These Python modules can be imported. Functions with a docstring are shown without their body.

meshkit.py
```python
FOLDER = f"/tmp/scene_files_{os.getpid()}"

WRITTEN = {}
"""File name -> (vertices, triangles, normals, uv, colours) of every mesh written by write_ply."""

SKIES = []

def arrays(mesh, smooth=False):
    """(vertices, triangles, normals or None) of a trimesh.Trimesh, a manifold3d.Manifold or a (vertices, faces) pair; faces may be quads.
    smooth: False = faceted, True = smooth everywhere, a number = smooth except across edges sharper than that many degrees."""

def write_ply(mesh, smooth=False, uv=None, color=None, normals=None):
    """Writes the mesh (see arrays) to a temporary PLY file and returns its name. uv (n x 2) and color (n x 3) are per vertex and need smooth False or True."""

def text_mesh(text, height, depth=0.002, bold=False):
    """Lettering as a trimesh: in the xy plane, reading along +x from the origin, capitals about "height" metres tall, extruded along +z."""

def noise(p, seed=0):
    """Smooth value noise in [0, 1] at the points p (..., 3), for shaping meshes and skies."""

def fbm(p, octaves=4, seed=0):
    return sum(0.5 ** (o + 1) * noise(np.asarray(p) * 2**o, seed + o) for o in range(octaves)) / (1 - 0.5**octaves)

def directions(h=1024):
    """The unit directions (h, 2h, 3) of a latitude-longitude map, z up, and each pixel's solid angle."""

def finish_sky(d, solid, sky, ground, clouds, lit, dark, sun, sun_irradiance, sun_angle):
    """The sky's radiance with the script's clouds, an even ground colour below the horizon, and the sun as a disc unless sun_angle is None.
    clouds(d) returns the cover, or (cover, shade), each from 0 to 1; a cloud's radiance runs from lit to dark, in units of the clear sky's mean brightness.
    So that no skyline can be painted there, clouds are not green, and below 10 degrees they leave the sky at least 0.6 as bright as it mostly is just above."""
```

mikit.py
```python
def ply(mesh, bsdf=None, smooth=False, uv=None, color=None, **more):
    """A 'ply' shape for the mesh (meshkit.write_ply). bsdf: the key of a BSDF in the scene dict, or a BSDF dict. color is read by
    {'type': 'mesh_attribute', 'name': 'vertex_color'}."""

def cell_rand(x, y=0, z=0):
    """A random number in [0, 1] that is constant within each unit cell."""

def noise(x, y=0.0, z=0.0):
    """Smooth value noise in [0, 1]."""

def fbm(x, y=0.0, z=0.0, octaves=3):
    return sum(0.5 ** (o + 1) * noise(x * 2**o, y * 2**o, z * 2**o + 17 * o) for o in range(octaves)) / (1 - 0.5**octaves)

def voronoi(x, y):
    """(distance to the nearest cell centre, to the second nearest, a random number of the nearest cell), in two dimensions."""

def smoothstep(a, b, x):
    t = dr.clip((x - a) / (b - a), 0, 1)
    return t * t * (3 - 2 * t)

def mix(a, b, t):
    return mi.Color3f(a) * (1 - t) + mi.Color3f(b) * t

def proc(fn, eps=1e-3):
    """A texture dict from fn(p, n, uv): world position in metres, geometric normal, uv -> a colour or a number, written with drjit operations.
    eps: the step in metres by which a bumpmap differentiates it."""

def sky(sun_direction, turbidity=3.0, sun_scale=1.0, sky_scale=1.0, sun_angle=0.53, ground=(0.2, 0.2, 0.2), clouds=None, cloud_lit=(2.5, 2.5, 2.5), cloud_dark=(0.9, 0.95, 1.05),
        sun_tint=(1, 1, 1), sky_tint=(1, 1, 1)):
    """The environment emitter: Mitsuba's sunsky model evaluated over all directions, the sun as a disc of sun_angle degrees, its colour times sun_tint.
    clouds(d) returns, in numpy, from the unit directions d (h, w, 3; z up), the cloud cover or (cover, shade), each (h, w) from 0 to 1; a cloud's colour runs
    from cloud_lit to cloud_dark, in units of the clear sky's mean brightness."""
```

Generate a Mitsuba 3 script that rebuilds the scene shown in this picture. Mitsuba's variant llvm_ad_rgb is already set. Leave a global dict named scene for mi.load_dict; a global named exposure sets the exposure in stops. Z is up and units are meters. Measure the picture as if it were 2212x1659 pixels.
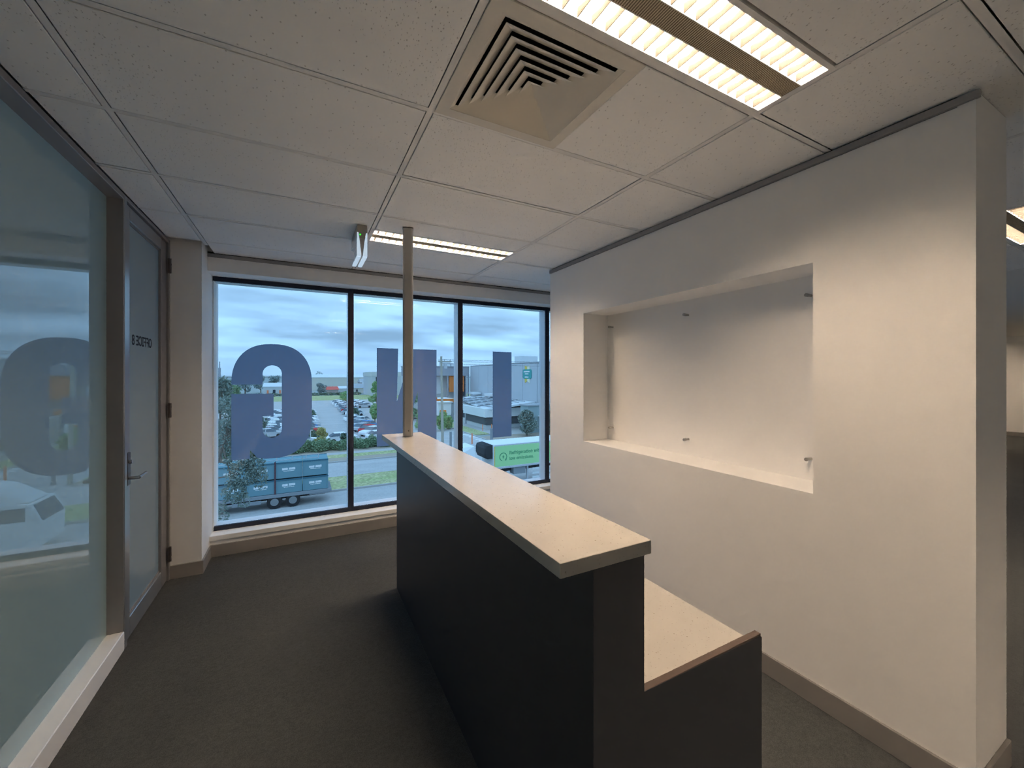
import math, random
import numpy as np, trimesh, mitsuba as mi, mikit, meshkit
from shapely.geometry import Polygon, Point, box as sbox
from shapely import affinity, union_all
from mikit import proc, noise, fbm, voronoi, smoothstep, mix

T = mi.ScalarTransform4f
scene, labels = {}, {}
rng = random.Random(7)

# ------------------------------------------------------------------ camera, sky, exposure
F, CX, CY, YAW = 868.0, 1106.0, 812.5, 0.4835          # fitted on the 2212 x 1659 frame
S_, C_ = math.sin(YAW), math.cos(YAW)
scene['camera'] = {
    'type': 'perspective', 'fov': 2 * math.degrees(math.atan(1106 / F)), 'fov_axis': 'x',
    'principal_point_offset_x': 0.0, 'principal_point_offset_y': (829.5 - CY) / 1659.0,
    'near_clip': 0.02, 'far_clip': 3000.0,
    'to_world': T().look_at(origin=[0, 0, 0], target=[S_, C_, 0], up=[0, 0, 1])}
exposure = 3.0                                          # the lights are kept low and the picture is raised

SKY_LIT = (0.62, 1.06, 1.58)                            # overcast zenith, three times the horizon
def sky_clouds(d):
    up = np.clip(d[..., 2], 0, 1)
    q = d / np.maximum(up[..., None] + 0.10, 0.1)
    q = q * np.array([1.0, 1.5, 0.0]) + np.array([3.1, 0.4, 0.0])
    n = meshkit.fbm(q, 5, seed=4)
    b = (0.71 + 0.58 * up) * (1.0 + 1.55 * np.clip(up / 0.10, 0.25, 1) * (n - 0.5)) * 0.95
    return np.ones_like(b), np.clip((1.06 - b) / 0.9, 0, 1)
scene['sky'] = mikit.sky([0.3, -0.6, 0.7], turbidity=3.0, sun_scale=0.0, sky_scale=11.05 / 8, ground=(0.25, 0.27, 0.27),
                         clouds=sky_clouds, cloud_lit=tuple(1.06 * c for c in SKY_LIT), cloud_dark=tuple(0.16 * c for c in SKY_LIT))
TUBE = (30.8, 23.2, 16.3)                             # fluorescent tubes, warm beside the daylight

# ------------------------------------------------------------------ measures (metres, camera at the origin, z up)
FLOOR, CEIL = -1.63, 1.0855
XL, XR, XR2 = -0.93, 2.262, 2.63
YR0, YR1 = 0.530, 3.465
YB, YW, YF, YG = 4.37, 4.46, 4.585, 4.72                # bulkhead, wall under the window, frame face, glass
GRD = -9.5                                              # street level

# ------------------------------------------------------------------ helpers
def mat(name, d, two=True):
    scene[name] = {'type': 'twosided', 'bsdf': d} if two else d
    return name
def diff(name, c): return mat(name, {'type': 'diffuse', 'reflectance': {'type': 'rgb', 'value': list(c)}})
def pri(name, c, rough=0.5, **k):
    return mat(name, {'type': 'principled', 'base_color': c if isinstance(c, dict) else {'type': 'rgb', 'value': list(c)}, 'roughness': rough, **k})

def bx(x0, x1, y0, y1, z0, z1):
    m = trimesh.creation.box((abs(x1 - x0), abs(y1 - y0), abs(z1 - z0)))
    m.apply_translation(((x0 + x1) / 2, (y0 + y1) / 2, (z0 + z1) / 2))
    return m
def cb(x0, x1, y0, y1, z0, z1, b=0.003):               # box with chamfered edges
    p = []
    for ix, x in enumerate((x0, x1)):
        for iy, y in enumerate((y0, y1)):
            for iz, z in enumerate((z0, z1)):
                dx, dy, dz = (b, -b)[ix], (b, -b)[iy], (b, -b)[iz]
                p += [(x, y + dy, z + dz), (x + dx, y, z + dz), (x + dx, y + dy, z)]
    return trimesh.convex.convex_hull(np.array(p))
def cat(*m):
    l = []
    for a in m: l += a if isinstance(a, (list, tuple)) else [a]
    return trimesh.util.concatenate(l)
def cyl(p0, p1, r, n=12, r1=None):
    p0, p1 = np.array(p0, float), np.array(p1, float)
    d = p1 - p0; h = np.linalg.norm(d)
    a = np.arange(n) * 2 * np.pi / n
    r1 = r if r1 is None else r1
    v = np.vstack([np.c_[r * np.cos(a), r * np.sin(a), 0 * a], np.c_[r1 * np.cos(a), r1 * np.sin(a), 0 * a + h], [[0, 0, 0], [0, 0, h]]])
    f = []
    for i in range(n):
        j = (i + 1) % n
        f += [(i, j, n + j), (i, n + j, n + i), (j, i, 2 * n), (n + i, n + j, 2 * n + 1)]
    m = trimesh.Trimesh(v, f, process=False)
    m.apply_transform(trimesh.geometry.align_vectors([0, 0, 1], d / h)); m.apply_translation(p0)
    return m
def ext(poly, d): return trimesh.util.concatenate([trimesh.creation.extrude_polygon(g, d, engine='earcut') for g in getattr(poly, 'geoms', [poly])])
def map_axes(m, M, t=(0, 0, 0)):                        # columns of M: images of x, y, z
    A = np.eye(4); A[:3, :3] = np.array(M, float).T; A[:3, 3] = t
    m = m.copy(); m.apply_transform(A)
    if np.linalg.det(A[:3, :3]) < 0 and m.volume < 0: m.invert()
    return m
def xz(poly, y0, y1):                                   # polygon in (x, z), thickness along y
    m = map_axes(ext(poly, abs(y1 - y0)), [(1, 0, 0), (0, 0, 1), (0, 1, 0)], (0, min(y0, y1), 0)); trimesh.repair.fix_normals(m); return m
def yz(poly, x0, x1):
    m = map_axes(ext(poly, abs(x1 - x0)), [(0, 1, 0), (0, 0, 1), (1, 0, 0)], (min(x0, x1), 0, 0)); trimesh.repair.fix_normals(m); return m

def flat_y(poly, y):
    v, f = trimesh.creation.triangulate_polygon(poly, engine='earcut'); return (np.c_[v[:, 0], np.full(len(v), y), v[:, 1]], f)
def sheet_y(y, x0, x1, z0, z1): return (np.array([(x0, y, z0), (x1, y, z0), (x1, y, z1), (x0, y, z1)], float), np.array([(0, 1, 2), (0, 2, 3)]))
def sheet_x(x, y0, y1, z0, z1):                         # one sheet of glass, facing +x
    return (np.array([(x, y0, z0), (x, y1, z0), (x, y1, z1), (x, y0, z1)], float), np.array([(0, 1, 2), (0, 2, 3)]))
used = {}
def number(name):
    k = used.get(name, -1) + 1; used[name] = k
    return name if k == 0 else f'{name}_{k:03d}'
def put(key, mesh, m, smooth=False, **k):
    scene[key] = mikit.ply(mesh, m, smooth=smooth, **k); return key
def thing(name, label, category, group=None):
    key = number(name); labels[key] = {'label': label, 'category': category}
    if group: labels[key]['group'] = group
    return key
def part(parent, name, mesh, m, smooth=False, label=None, kind=None, **k):
    key = parent + '__' + number(parent + '__' + name)[len(parent) + 2:]
    put(key, mesh, m, smooth, **k)
    if label or kind: labels[key] = {x: y for x, y in (('label', label), ('kind', kind)) if y}
    return key
def one(name, mesh, m, label, category, group=None, smooth=False, **k):
    return put(thing(name, label, category, group), mesh, m, smooth, **k)
def struct(key, mesh=None, m=None, smooth=False):
    labels[key] = {'kind': 'structure'}
    if mesh is not None: put(key, mesh, m, smooth)
    return key
def partd(parent, name, d, **k):                         # a part from a ready shape dict
    key = parent + '__' + number(parent + '__' + name)[len(parent) + 2:]
    scene[key] = {**d, **k}; return key

# ------------------------------------------------------------------ materials
diff('wall_paint', (0.865, 0.86, 0.85)); diff('white_paint', (0.84, 0.84, 0.82))
diff('grey_skirting', (0.22, 0.215, 0.21)); diff('ceiling_plain', (0.85, 0.83, 0.80)); diff('tee_white', (0.84, 0.82, 0.80))
diff('black_gap', (0.02, 0.02, 0.02)); diff('shadow_trim', (0.30, 0.30, 0.31))
def tile_fn(p, n, uv):
    a, b, r = voronoi(p.x * 84, p.y * 52); c, _, r2 = voronoi(p.x * 24 + 40, p.y * 19 + 9)
    cl = smoothstep(0.42, 0.62, fbm(p.x * 5.3, p.y * 4.1, 2.0))
    s = smoothstep(0.15, 0.07, a) * smoothstep(0.50, 0.60, r) * cl * 0.9 + smoothstep(0.075, 0.045, c) * smoothstep(0.35, 0.40, r2) * 0.8
    return mix((0.935, 0.92, 0.90), (0.30, 0.27, 0.25), mi.Float(mi.Float(s) * 0.75)) * (0.97 + 0.06 * noise(p.x * 3, p.y * 3))
mat('ceiling_tile', {'type': 'diffuse', 'reflectance': proc(tile_fn)})
def carpet_fn(p, n, uv):
    a = noise(p.x * 420, p.y * 420); b = fbm(p.x * 60 + 7, p.y * 90, 0.0); c = fbm(p.x * 2.2, p.y * 2.2, 4.0)
    return mi.Color3f(0.043, 0.047, 0.049) * (0.55 + 0.5 * a + 0.35 * b + 0.25 * c)
mat('carpet', {'type': 'diffuse', 'reflectance': proc(carpet_fn)})
def stone_fn(p, n, uv):
    a, _, r = voronoi(p.x * 90, p.y * 90 + p.z * 90); c, _, r2 = voronoi(p.x * 33 + 5, p.y * 33 + p.z * 33)
    s = smoothstep(0.22, 0.12, a) * smoothstep(0.80, 0.86, r) * 0.35 + smoothstep(0.09, 0.05, c) * smoothstep(0.80, 0.84, r2) * 0.8
    return mix((0.385, 0.37, 0.345), (0.20, 0.17, 0.14), mi.Float(s)) * (0.96 + 0.08 * fbm(p.x * 14, p.y * 14, p.z * 14))
mat('stone_laminate', {'type': 'principled', 'base_color': proc(stone_fn), 'roughness': 0.2, 'specular': 0.7, 'clearcoat': 0.5, 'clearcoat_gloss': 0.85})
pri('black_laminate', (0.024, 0.028, 0.036), 0.42, specular=0.4)
pri('black_edge', (0.05, 0.035, 0.03), 0.35, specular=0.5)
pri('aluminium', (0.42, 0.41, 0.40), 0.38, metallic=0.65)
pri('door_aluminium', (0.30, 0.32, 0.34), 0.30, metallic=0.55)
pri('base_aluminium', (0.88, 0.88, 0.87), 0.45, metallic=0.15)
pri('post_dark', (0.21, 0.205, 0.21), 0.40, metallic=0.2)
pri('handle_bronze', (0.10, 0.09, 0.09), 0.3, metallic=0.7); pri('steel', (0.5, 0.5, 0.5), 0.22, metallic=0.9)
pri('pin_steel', (0.34, 0.33, 0.32), 0.35, metallic=0.5)
pri('frame_dark', (0.013, 0.019, 0.036), 0.6, specular=0.2)
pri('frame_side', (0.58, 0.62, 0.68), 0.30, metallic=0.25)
diff('jamb_white', (0.85, 0.87, 0.88))
pri('diffuser_white', (0.70, 0.655, 0.585), 0.55, specular=0.3)
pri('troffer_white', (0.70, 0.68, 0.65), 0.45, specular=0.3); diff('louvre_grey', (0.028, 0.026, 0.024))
def ribs_fn(p, n, uv): return mix((0.62, 0.53, 0.40), (0.20, 0.15, 0.10), mi.Float(smoothstep(0.25, 0.75, mi.Float(0.5 + 0.5 * mi.Float(dr_sin(p.x * 2 * math.pi / 0.0085))))))
import drjit as dr
dr_sin = dr.sin
mat('ribbed_panel', {'type': 'diffuse', 'reflectance': proc(ribs_fn)})
mat('frosted_glass', {'type': 'blendbsdf', 'weight': 0.88, 'a': {'type': 'principledthin', 'base_color': {'type': 'rgb', 'value': [0.50, 0.64, 0.62]}, 'roughness': 0.9, 'diff_trans': 1.3, 'eta': 1.2},
                      'b': {'type': 'twosided', 'bsdf': {'type': 'plastic', 'int_ior': 2.5, 'diffuse_reflectance': {'type': 'rgb', 'value': [0.30, 0.45, 0.50]}, 'nonlinear': False}}}, two=False)
mat('door_frosted_glass', {'type': 'blendbsdf', 'weight': 0.88, 'a': {'type': 'principledthin', 'base_color': {'type': 'rgb', 'value': [0.45, 0.58, 0.58]}, 'roughness': 0.9, 'diff_trans': 1.3, 'eta': 1.2},
                           'b': {'type': 'twosided', 'bsdf': {'type': 'plastic', 'int_ior': 1.6, 'diffuse_reflectance': {'type': 'rgb', 'value': [0.26, 0.36, 0.42]}, 'nonlinear': False}}}, two=False)
mat('window_glass', {'type': 'thindielectric', 'int_ior': 1.5, 'specular_transmittance': {'type': 'rgb', 'value': [0.90, 0.97, 1.0]}}, two=False)
mat('vinyl_letter', {'type': 'principledthin', 'base_color': {'type': 'rgb', 'value': [0.19, 0.235, 0.345]}, 'roughness': 0.6, 'diff_trans': 1.2, 'eta': 1.3}, two=False)
diff('door_lettering', (0.05, 0.06, 0.075))
pri('exit_grey', (0.30, 0.28, 0.26), 0.5); mat('exit_clear', {'type': 'thindielectric', 'int_ior': 1.49}, two=False)
diff('exit_white', (0.8, 0.85, 0.9)); diff('led_green', (0.1, 0.5, 0.1))
def plain(name, c): return pri(name, c, 0.7, specular=0.25)

# ------------------------------------------------------------------ room shell
struct('floor', bx(-5.2, 17.4, -3.00, YW + 0.02, FLOOR - 0.12, FLOOR), 'carpet')
struct('ceiling')
# slab over the plenum, and plain ceiling where no tile can be seen
part('ceiling', 'slab', cat(bx(-5.4, 17.6, -3.2, YG + 0.2, CEIL + 0.36, CEIL + 0.5)), 'ceiling_plain')

XLINES = [XL, -0.695, 0.470, 1.670, 2.870, 4.070, 5.270, 6.470]
YLINES = [-0.789 + 0.6 * b for b in range(9)] + [YB]      # ..., 1.011, 1.611, 2.211, 2.811, 3.411, 4.011, bulkhead
TEE = 0.024
LAMPS = [(0.470, 1.670, 0.722, 1.003), (0.470, 1.670, 3.108, 3.389), (4.070, 5.270, 0.722, 1.003), (4.070, 5.270, 3.108, 3.389),
         (0.470, 1.670, -1.665, -1.384), (4.070, 5.270, -1.665, -1.384), (8.87, 10.07, 3.108, 3.389), (14.3, 15.5, 3.62, 3.90)]
def holed(x0, x1, y0, y1):                              # plain ceiling beyond what can be seen, with its lights cut in
    m = bx(x0, x1, y0, y1, CEIL, CEIL + 0.02)
    cut = [bx(l[0], l[1], l[2], l[3], CEIL - 1, CEIL + 1) for l in LAMPS if x0 < l[0] < x1 and y0 < l[2] < y1]
    return trimesh.boolean.difference([m] + cut, engine='manifold') if cut else m
part('ceiling', 'plain_area', cat(holed(XL - 0.1, 17.4, -3.00, -0.795), bx(-5.2, XL - 0.13, -3.00, YB + 0.02, CEIL, CEIL + 0.02), holed(6.476, 17.4, -0.795, YB + 0.02)), 'ceiling_plain')
def tile(x0, x1, y0, y1, dz=0.0):
    g = 0.0042
    m = cb(x0 + g, x1 - g, y0 + g, y1 - g, CEIL + dz, CEIL + 0.016, 0.0018)
    if x0 < XR2 and x1 > XR and y0 < YR1 and y1 > YR0: m = trimesh.boolean.difference([m, bx(XR, XR2, YR0, YR1, CEIL - 1, CEIL + 1)], engine='manifold')
    if len(m.faces): part('ceiling', 'tile', m, 'ceiling_tile')
for i in range(len(XLINES) - 1):
    for j in range(len(YLINES) - 1):
        x0, x1, y0, y1 = XLINES[i], XLINES[i + 1], YLINES[j], YLINES[j + 1]
        x0 += TEE / 2 if i else 0; x1 -= TEE / 2; y0 += TEE / 2; y1 -= TEE / 2 if j < len(YLINES) - 2 else 0
        dz = rng.choice((0, 0, 0.001, 0.0015, 0.0025))
        if i == 0 and y0 > 4.0: continue                  # the column stands here
        if i == 0 and y1 > 4.13: y1 = 4.128
        lamp = [l for l in LAMPS[:4] if x0 - 0.05 < l[0] + 0.02 < x1 and y0 - 0.05 < (l[2] + l[3]) / 2 < y1]
        if lamp:
            l = lamp[0]
            if l[2] - y0 > 0.06: tile(x0, x1, y0, l[2] - 0.004, dz)
            if y1 - l[3] > 0.06: tile(x0, x1, l[3] + 0.004, y1, dz)
            continue
        if abs(x0 - 0.482) < 0.01 and abs(y0 - 1.023) < 0.01:  # the air diffuser takes the first half
            tile(1.066, x1, y0, y1, dz); continue
        tile(x0, x1, y0, y1, dz)
for i, x in enumerate(XLINES[1:]):
    y1 = 4.13 if i == 0 else YB
    part('ceiling', 'main_tee', cat(bx(x - TEE / 2, x + TEE / 2, YLINES[0], y1, CEIL + 0.0015, CEIL + 0.003), bx(x - 0.002, x + 0.002, YLINES[0], y1, CEIL + 0.003, CEIL + 0.04)), 'tee_white')
for j, y in enumerate(YLINES[:-1]):
    for i in range(len(XLINES) - 1):
        x0, x1 = XLINES[i] + (TEE / 2 if i else 0), XLINES[i + 1] - TEE / 2
        segs = [(x0, x1)]
        if i == 3 and YR0 < y < YR1: segs = [(x0, XR), (XR2, x1)]
        for a, b in segs:
            part('ceiling', 'cross_tee', bx(a, b, y - TEE / 2, y + TEE / 2, CEIL + 0.0015, CEIL + 0.003), 'tee_white')

# partition wall on the right, with its niche
zt, zn0, zn1, yn0, yn1, xn = CEIL - 0.040, -0.587, 0.567, 1.077, 2.917, 2.545
wr = trimesh.boolean.difference([bx(XR, XR2, YR0, YR1, FLOOR, zt), bx(XR - 0.1, xn, yn0, yn1, zn0, zn1)], engine='manifold')
struct('wall_right', wr, 'wall_paint')
struct('trim_1', cat(bx(XR + 0.004, XR2 - 0.004, YR0 + 0.004, YR1 - 0.004, zt, CEIL - 0.007), bx(XR - 0.012, XR + 0.004, YR0 - 0.012, YR1, CEIL - 0.036, CEIL - 0.007)), 'shadow_trim')
part('trim_1', 'shadow_gap', bx(XR + 0.002, XR2 - 0.006, YR0 + 0.05, YR1 - 0.002, CEIL - 0.007, CEIL + 0.02), 'black_gap')
part('trim_1', 'end_cap', cb(XR + 0.001, XR2 - 0.001, YR0 + 0.001, YR0 + 0.05, zt, CEIL + 0.002, 0.001), 'wall_paint')
sk = 0.108
struct('baseboard_right', cat(cb(XR - 0.014, XR, YR0 - 0.014, YR1, FLOOR, FLOOR + sk, 0.002), cb(XR - 0.014, XR2, YR0 - 0.014, YR0, FLOOR, FLOOR + sk, 0.002)), 'grey_skirting')

# window wall: bulkhead, sill, low wall, column with reveal, outer skin
XC = -0.727
struct('wall_window', cat(bx(XL - 0.1, 17.4, YB, YG + 0.12, 0.928, CEIL + 0.36),
                          bx(XC, 17.4, YW, YG + 0.12, FLOOR - 0.12, -1.485)), 'wall_paint')
part('wall_window', 'solid_bay', bx(10.40, 17.4, YB, YG + 0.12, -1.485, 0.93), 'wall_paint')
struct('trim_2', cat(bx(XC, 17.3, YB - 0.012, YB, CEIL - 0.036, CEIL - 0.007)), 'shadow_trim')
part('trim_2', 'shadow_gap', bx(XC, 17.3, YB - 0.006, YB, CEIL - 0.007, CEIL + 0.01), 'black_gap')
struct('sill_1', cb(XC, 10.40, YW - 0.012, YF + 0.02, -1.485, -1.440, 0.003), 'white_paint')
labels['sill_1'] = {'label': 'white painted sill running under the tall windows', 'category': 'window sill', 'kind': 'structure'}
struct('baseboard_window', cb(XC, 17.2, YW - 0.014, YW, FLOOR, FLOOR + sk, 0.002), 'grey_skirting')
struct('wall_column', bx(XL - 0.2, XC, 4.134, YG + 0.12, FLOOR, CEIL + 0.36), 'wall_paint')
struct('baseboard_column', cat(cb(XL - 0.02, XC + 0.014, 4.120, 4.134, FLOOR, FLOOR + sk, 0.002), cb(XC, XC + 0.014, 4.12, YW - 0.014, FLOOR, FLOOR + sk, 0.002)), 'grey_skirting')
struct('wall_back', bx(-5.4, 17.6, -3.10, -3.00, FLOOR - 0.1, CEIL + 0.4), 'wall_paint')
struct('wall_far', bx(17.2, 17.4, -3.10, YG, FLOOR - 0.1, CEIL + 0.4), 'wall_paint')
struct('baseboard_far', bx(17.186, 17.2, -3.00, YW - 0.014, FLOOR, FLOOR + sk), 'grey_skirting')
XO = -5.2                                               # the small office behind the frosted glass
struct('wall_left', bx(XO - 0.15, XO, -3.10, YG + 0.12, FLOOR - 0.12, CEIL + 0.4), 'wall_paint')
part('wall_window', 'office_head', bx(XO, XL - 0.2, YB, YG + 0.12, 0.928, CEIL + 0.36), 'wall_paint')
part('wall_window', 'office_spandrel', bx(XO, XL - 0.2, YW, YG + 0.12, FLOOR - 0.12, -1.44), 'wall_paint')

# window units: bays of glass between dark mullions
MX = [0.471, 1.708, 2.952, 4.195, 5.439, 6.683, 7.927, 9.171]
ZB0, ZB1, ZT0, ZT1 = -1.440, -1.398, 0.886, 0.942
edges = [XC] + MX + [10.40]
for k in range(9):
    w = struct(f'window_{k + 1}')
    a, b = edges[k] + (0.027 if k else 0.004), edges[k + 1] - (0.027 if k < 8 else 0)
    part(w, 'pane', sheet_y(YG, a, b, ZB1 - 0.01, ZT0 + 0.01), 'window_glass')
    part(w, 'head_frame', cb(a, b, YF, YF + 0.03, ZT0, ZT1, 0.002), 'frame_dark')
    part(w, 'head_side', cb(a, b, YF + 0.03, YG + 0.03, ZT0 + 0.002, ZT1, 0.002), 'frame_side')
    part(w, 'sill_frame', cb(a, b, YF, YF + 0.03, ZB0, ZB1, 0.002), 'frame_dark')
    part(w, 'sill_side', cb(a, b, YF + 0.03, YG + 0.03, ZB0, ZB1 - 0.002, 0.002), 'frame_side')
    if k:
        x = MX[k - 1]
        part(w, 'mullion', cb(x - 0.027, x + 0.027, YF, YF + 0.03, ZB0, ZT1, 0.003), 'frame_dark')
        part(w, 'mullion_side', cb(x - 0.027, x + 0.027, YF + 0.03, YG + 0.04, ZB0, ZT1, 0.002), 'frame_side')
    else:
        part(w, 'jamb_channel', cb(XC, XC + 0.012, YF, YG + 0.03, ZB0, ZT0, 0.002), 'jamb_white')
        part(w, 'outer_jamb', cb(XC - 0.06, XC + 0.010, YG + 0.035, YG + 0.10, ZB0 - 0.05, ZT1, 0.003), 'jamb_white')

w = struct('window_10')
part(w, 'pane', sheet_y(YG, XO + 0.05, XL - 0.22, ZB1 - 0.01, ZT0 + 0.01), 'window_glass')
part(w, 'frame', cat(bx(XO, XL - 0.2, YF, YG + 0.03, ZT0, ZT1), bx(XO, XL - 0.2, YF, YG + 0.03, ZB0, ZB1), *[bx(x - 0.027, x + 0.027, YF, YG + 0.04, ZB1, ZT0) for x in (-5.17, -3.90, -2.66, -1.42)]), 'frame_dark')

# lettering on the outside of the glass, read from the street
q = 1.0125
def arc(cx, cz, rx, rz, a0, a1, n=24): return [(cx + rx * math.cos(t), cz + rz * math.sin(t)) for t in np.linspace(a0, a1, n)]
gl, gr, gt, gb = -0.592, 0.100, 0.320, -0.820
gx = (gl + gr) / 2; hw = (gr - gl) / 2
def sup(cx, cz, rx, rz, a0, a1, n=36, e=2.35):
    out = []
    for t in np.linspace(a0, a1, n):
        c, s = math.cos(t), math.sin(t)
        out.append((cx + rx * math.copysign(abs(c) ** (2 / e), c), cz + rz * math.copysign(abs(s) ** (2 / e), s)))
    return out
outer = Polygon(sup(gx, gt - 0.40, hw, 0.40, 0, math.pi) + sup(gx, gb + 0.40, hw, 0.40, math.pi, 2 * math.pi))
outer = outer.union(sbox(gl, gb + 0.012, gl + 0.15, -0.3)).difference(Polygon([(gl + 0.15, gb - 0.1), (gl + 0.30, gb - 0.1), (gl + 0.15, gb + 0.10)]))
slot = Polygon(arc(-0.2535, 0.025, 0.0825, 0.083, 0, math.pi) + arc(-0.2535, -0.53, 0.0825, 0.083, math.pi, 2 * math.pi))
glyph_g = outer.difference(slot).difference(sbox(gl - 0.1, -0.172, -0.30, -0.081)).union(sbox(gl, -0.396, -0.243, -0.175))
glyph_n = sbox(0.747, -0.786, 1.431, 0.313).difference(Polygon([(0.982, 0.33), (1.150, 0.33), (0.967, -0.29)])).difference(Polygon([(1.208, -0.80), (1.035, -0.80), (1.205, -0.175)]))
glyph_i = sbox(2.170, -0.786, 2.441, 0.313)
for ch, g in (('G', glyph_g), ('N', glyph_n), ('I', glyph_i)):
    one('window_letter', flat_y(affinity.scale(g, q, q, origin=(0, 0)), YG + 0.002), 'vinyl_letter',
        {'G': 'big dark blue letter G seen reversed on the left window pane', 'N': 'big dark blue letter N seen reversed on the window pane behind the metal pole',
         'I': 'big dark blue letter I on the right window pane before the grey warehouse'}[ch], 'letter', 'reversed window letters')

# ------------------------------------------------------------------ frosted glass front on the left
gp = thing('glass_partition', 'tall frosted glass partition on the left with pale base rail, mirroring the window', 'glass partition')
XGL = -1.008
part(gp, 'pane', sheet_x(XGL, -2.99, 3.20, FLOOR + 0.09, CEIL - 0.012), 'frosted_glass')
part(gp, 'base_rail', cb(XGL - 0.06, XL, -2.99, 3.19, FLOOR, FLOOR + 0.112, 0.004), 'base_aluminium', label='pale aluminium base rail')
part(gp, 'head_rail', cat(cb(XGL - 0.06, XL, -2.99, 3.19, CEIL - 0.035, CEIL, 0.003)), 'post_dark')
part(gp, 'post', cb(XGL - 0.06, XL, 3.190, 3.236, FLOOR, CEIL, 0.004), 'door_aluminium')
part(gp, 'post_reveal', cb(XGL - 0.055, XL - 0.004, 3.184, 3.192, FLOOR + 0.112, CEIL - 0.035, 0.001), 'post_dark')

struct('door_1')
dx0, dx1 = -0.988, -0.944
part('door_1', 'jamb', cat(cb(XGL - 0.06, XL, 4.100, 4.134, FLOOR, CEIL, 0.003)), 'post_dark')
part('door_1', 'head', cb(XGL - 0.06, XL, 3.236, 4.100, 1.062, CEIL, 0.003), 'post_dark')
part('door_1', 'stile', cb(dx0, dx1, 3.240, 3.322, FLOOR + 0.008, 1.056, 0.004), 'door_aluminium')
part('door_1', 'stile', cb(dx0, dx1, 3.962, 4.096, FLOOR + 0.008, 1.056, 0.004), 'post_dark')
part('door_1', 'rail', cb(dx0, dx1, 3.322, 3.962, 0.968, 1.056, 0.004), 'door_aluminium')
part('door_1', 'rail', cb(dx0, dx1, 3.322, 3.962, FLOOR + 0.008, -1.497, 0.004), 'door_aluminium')
part('door_1', 'pane', sheet_x(-0.962, 3.315, 3.970, -1.503, 0.974), 'door_frosted_glass')
part('door_1', 'gasket', cat(bx(-0.962, -0.955, 3.322, 3.962, 0.955, 0.968), bx(-0.962, -0.955, 3.322, 3.962, -1.497, -1.485)), 'post_dark')
tm = meshkit.text_mesh('OFFICE 8', 0.062, 0.0012, bold=True)
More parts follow.
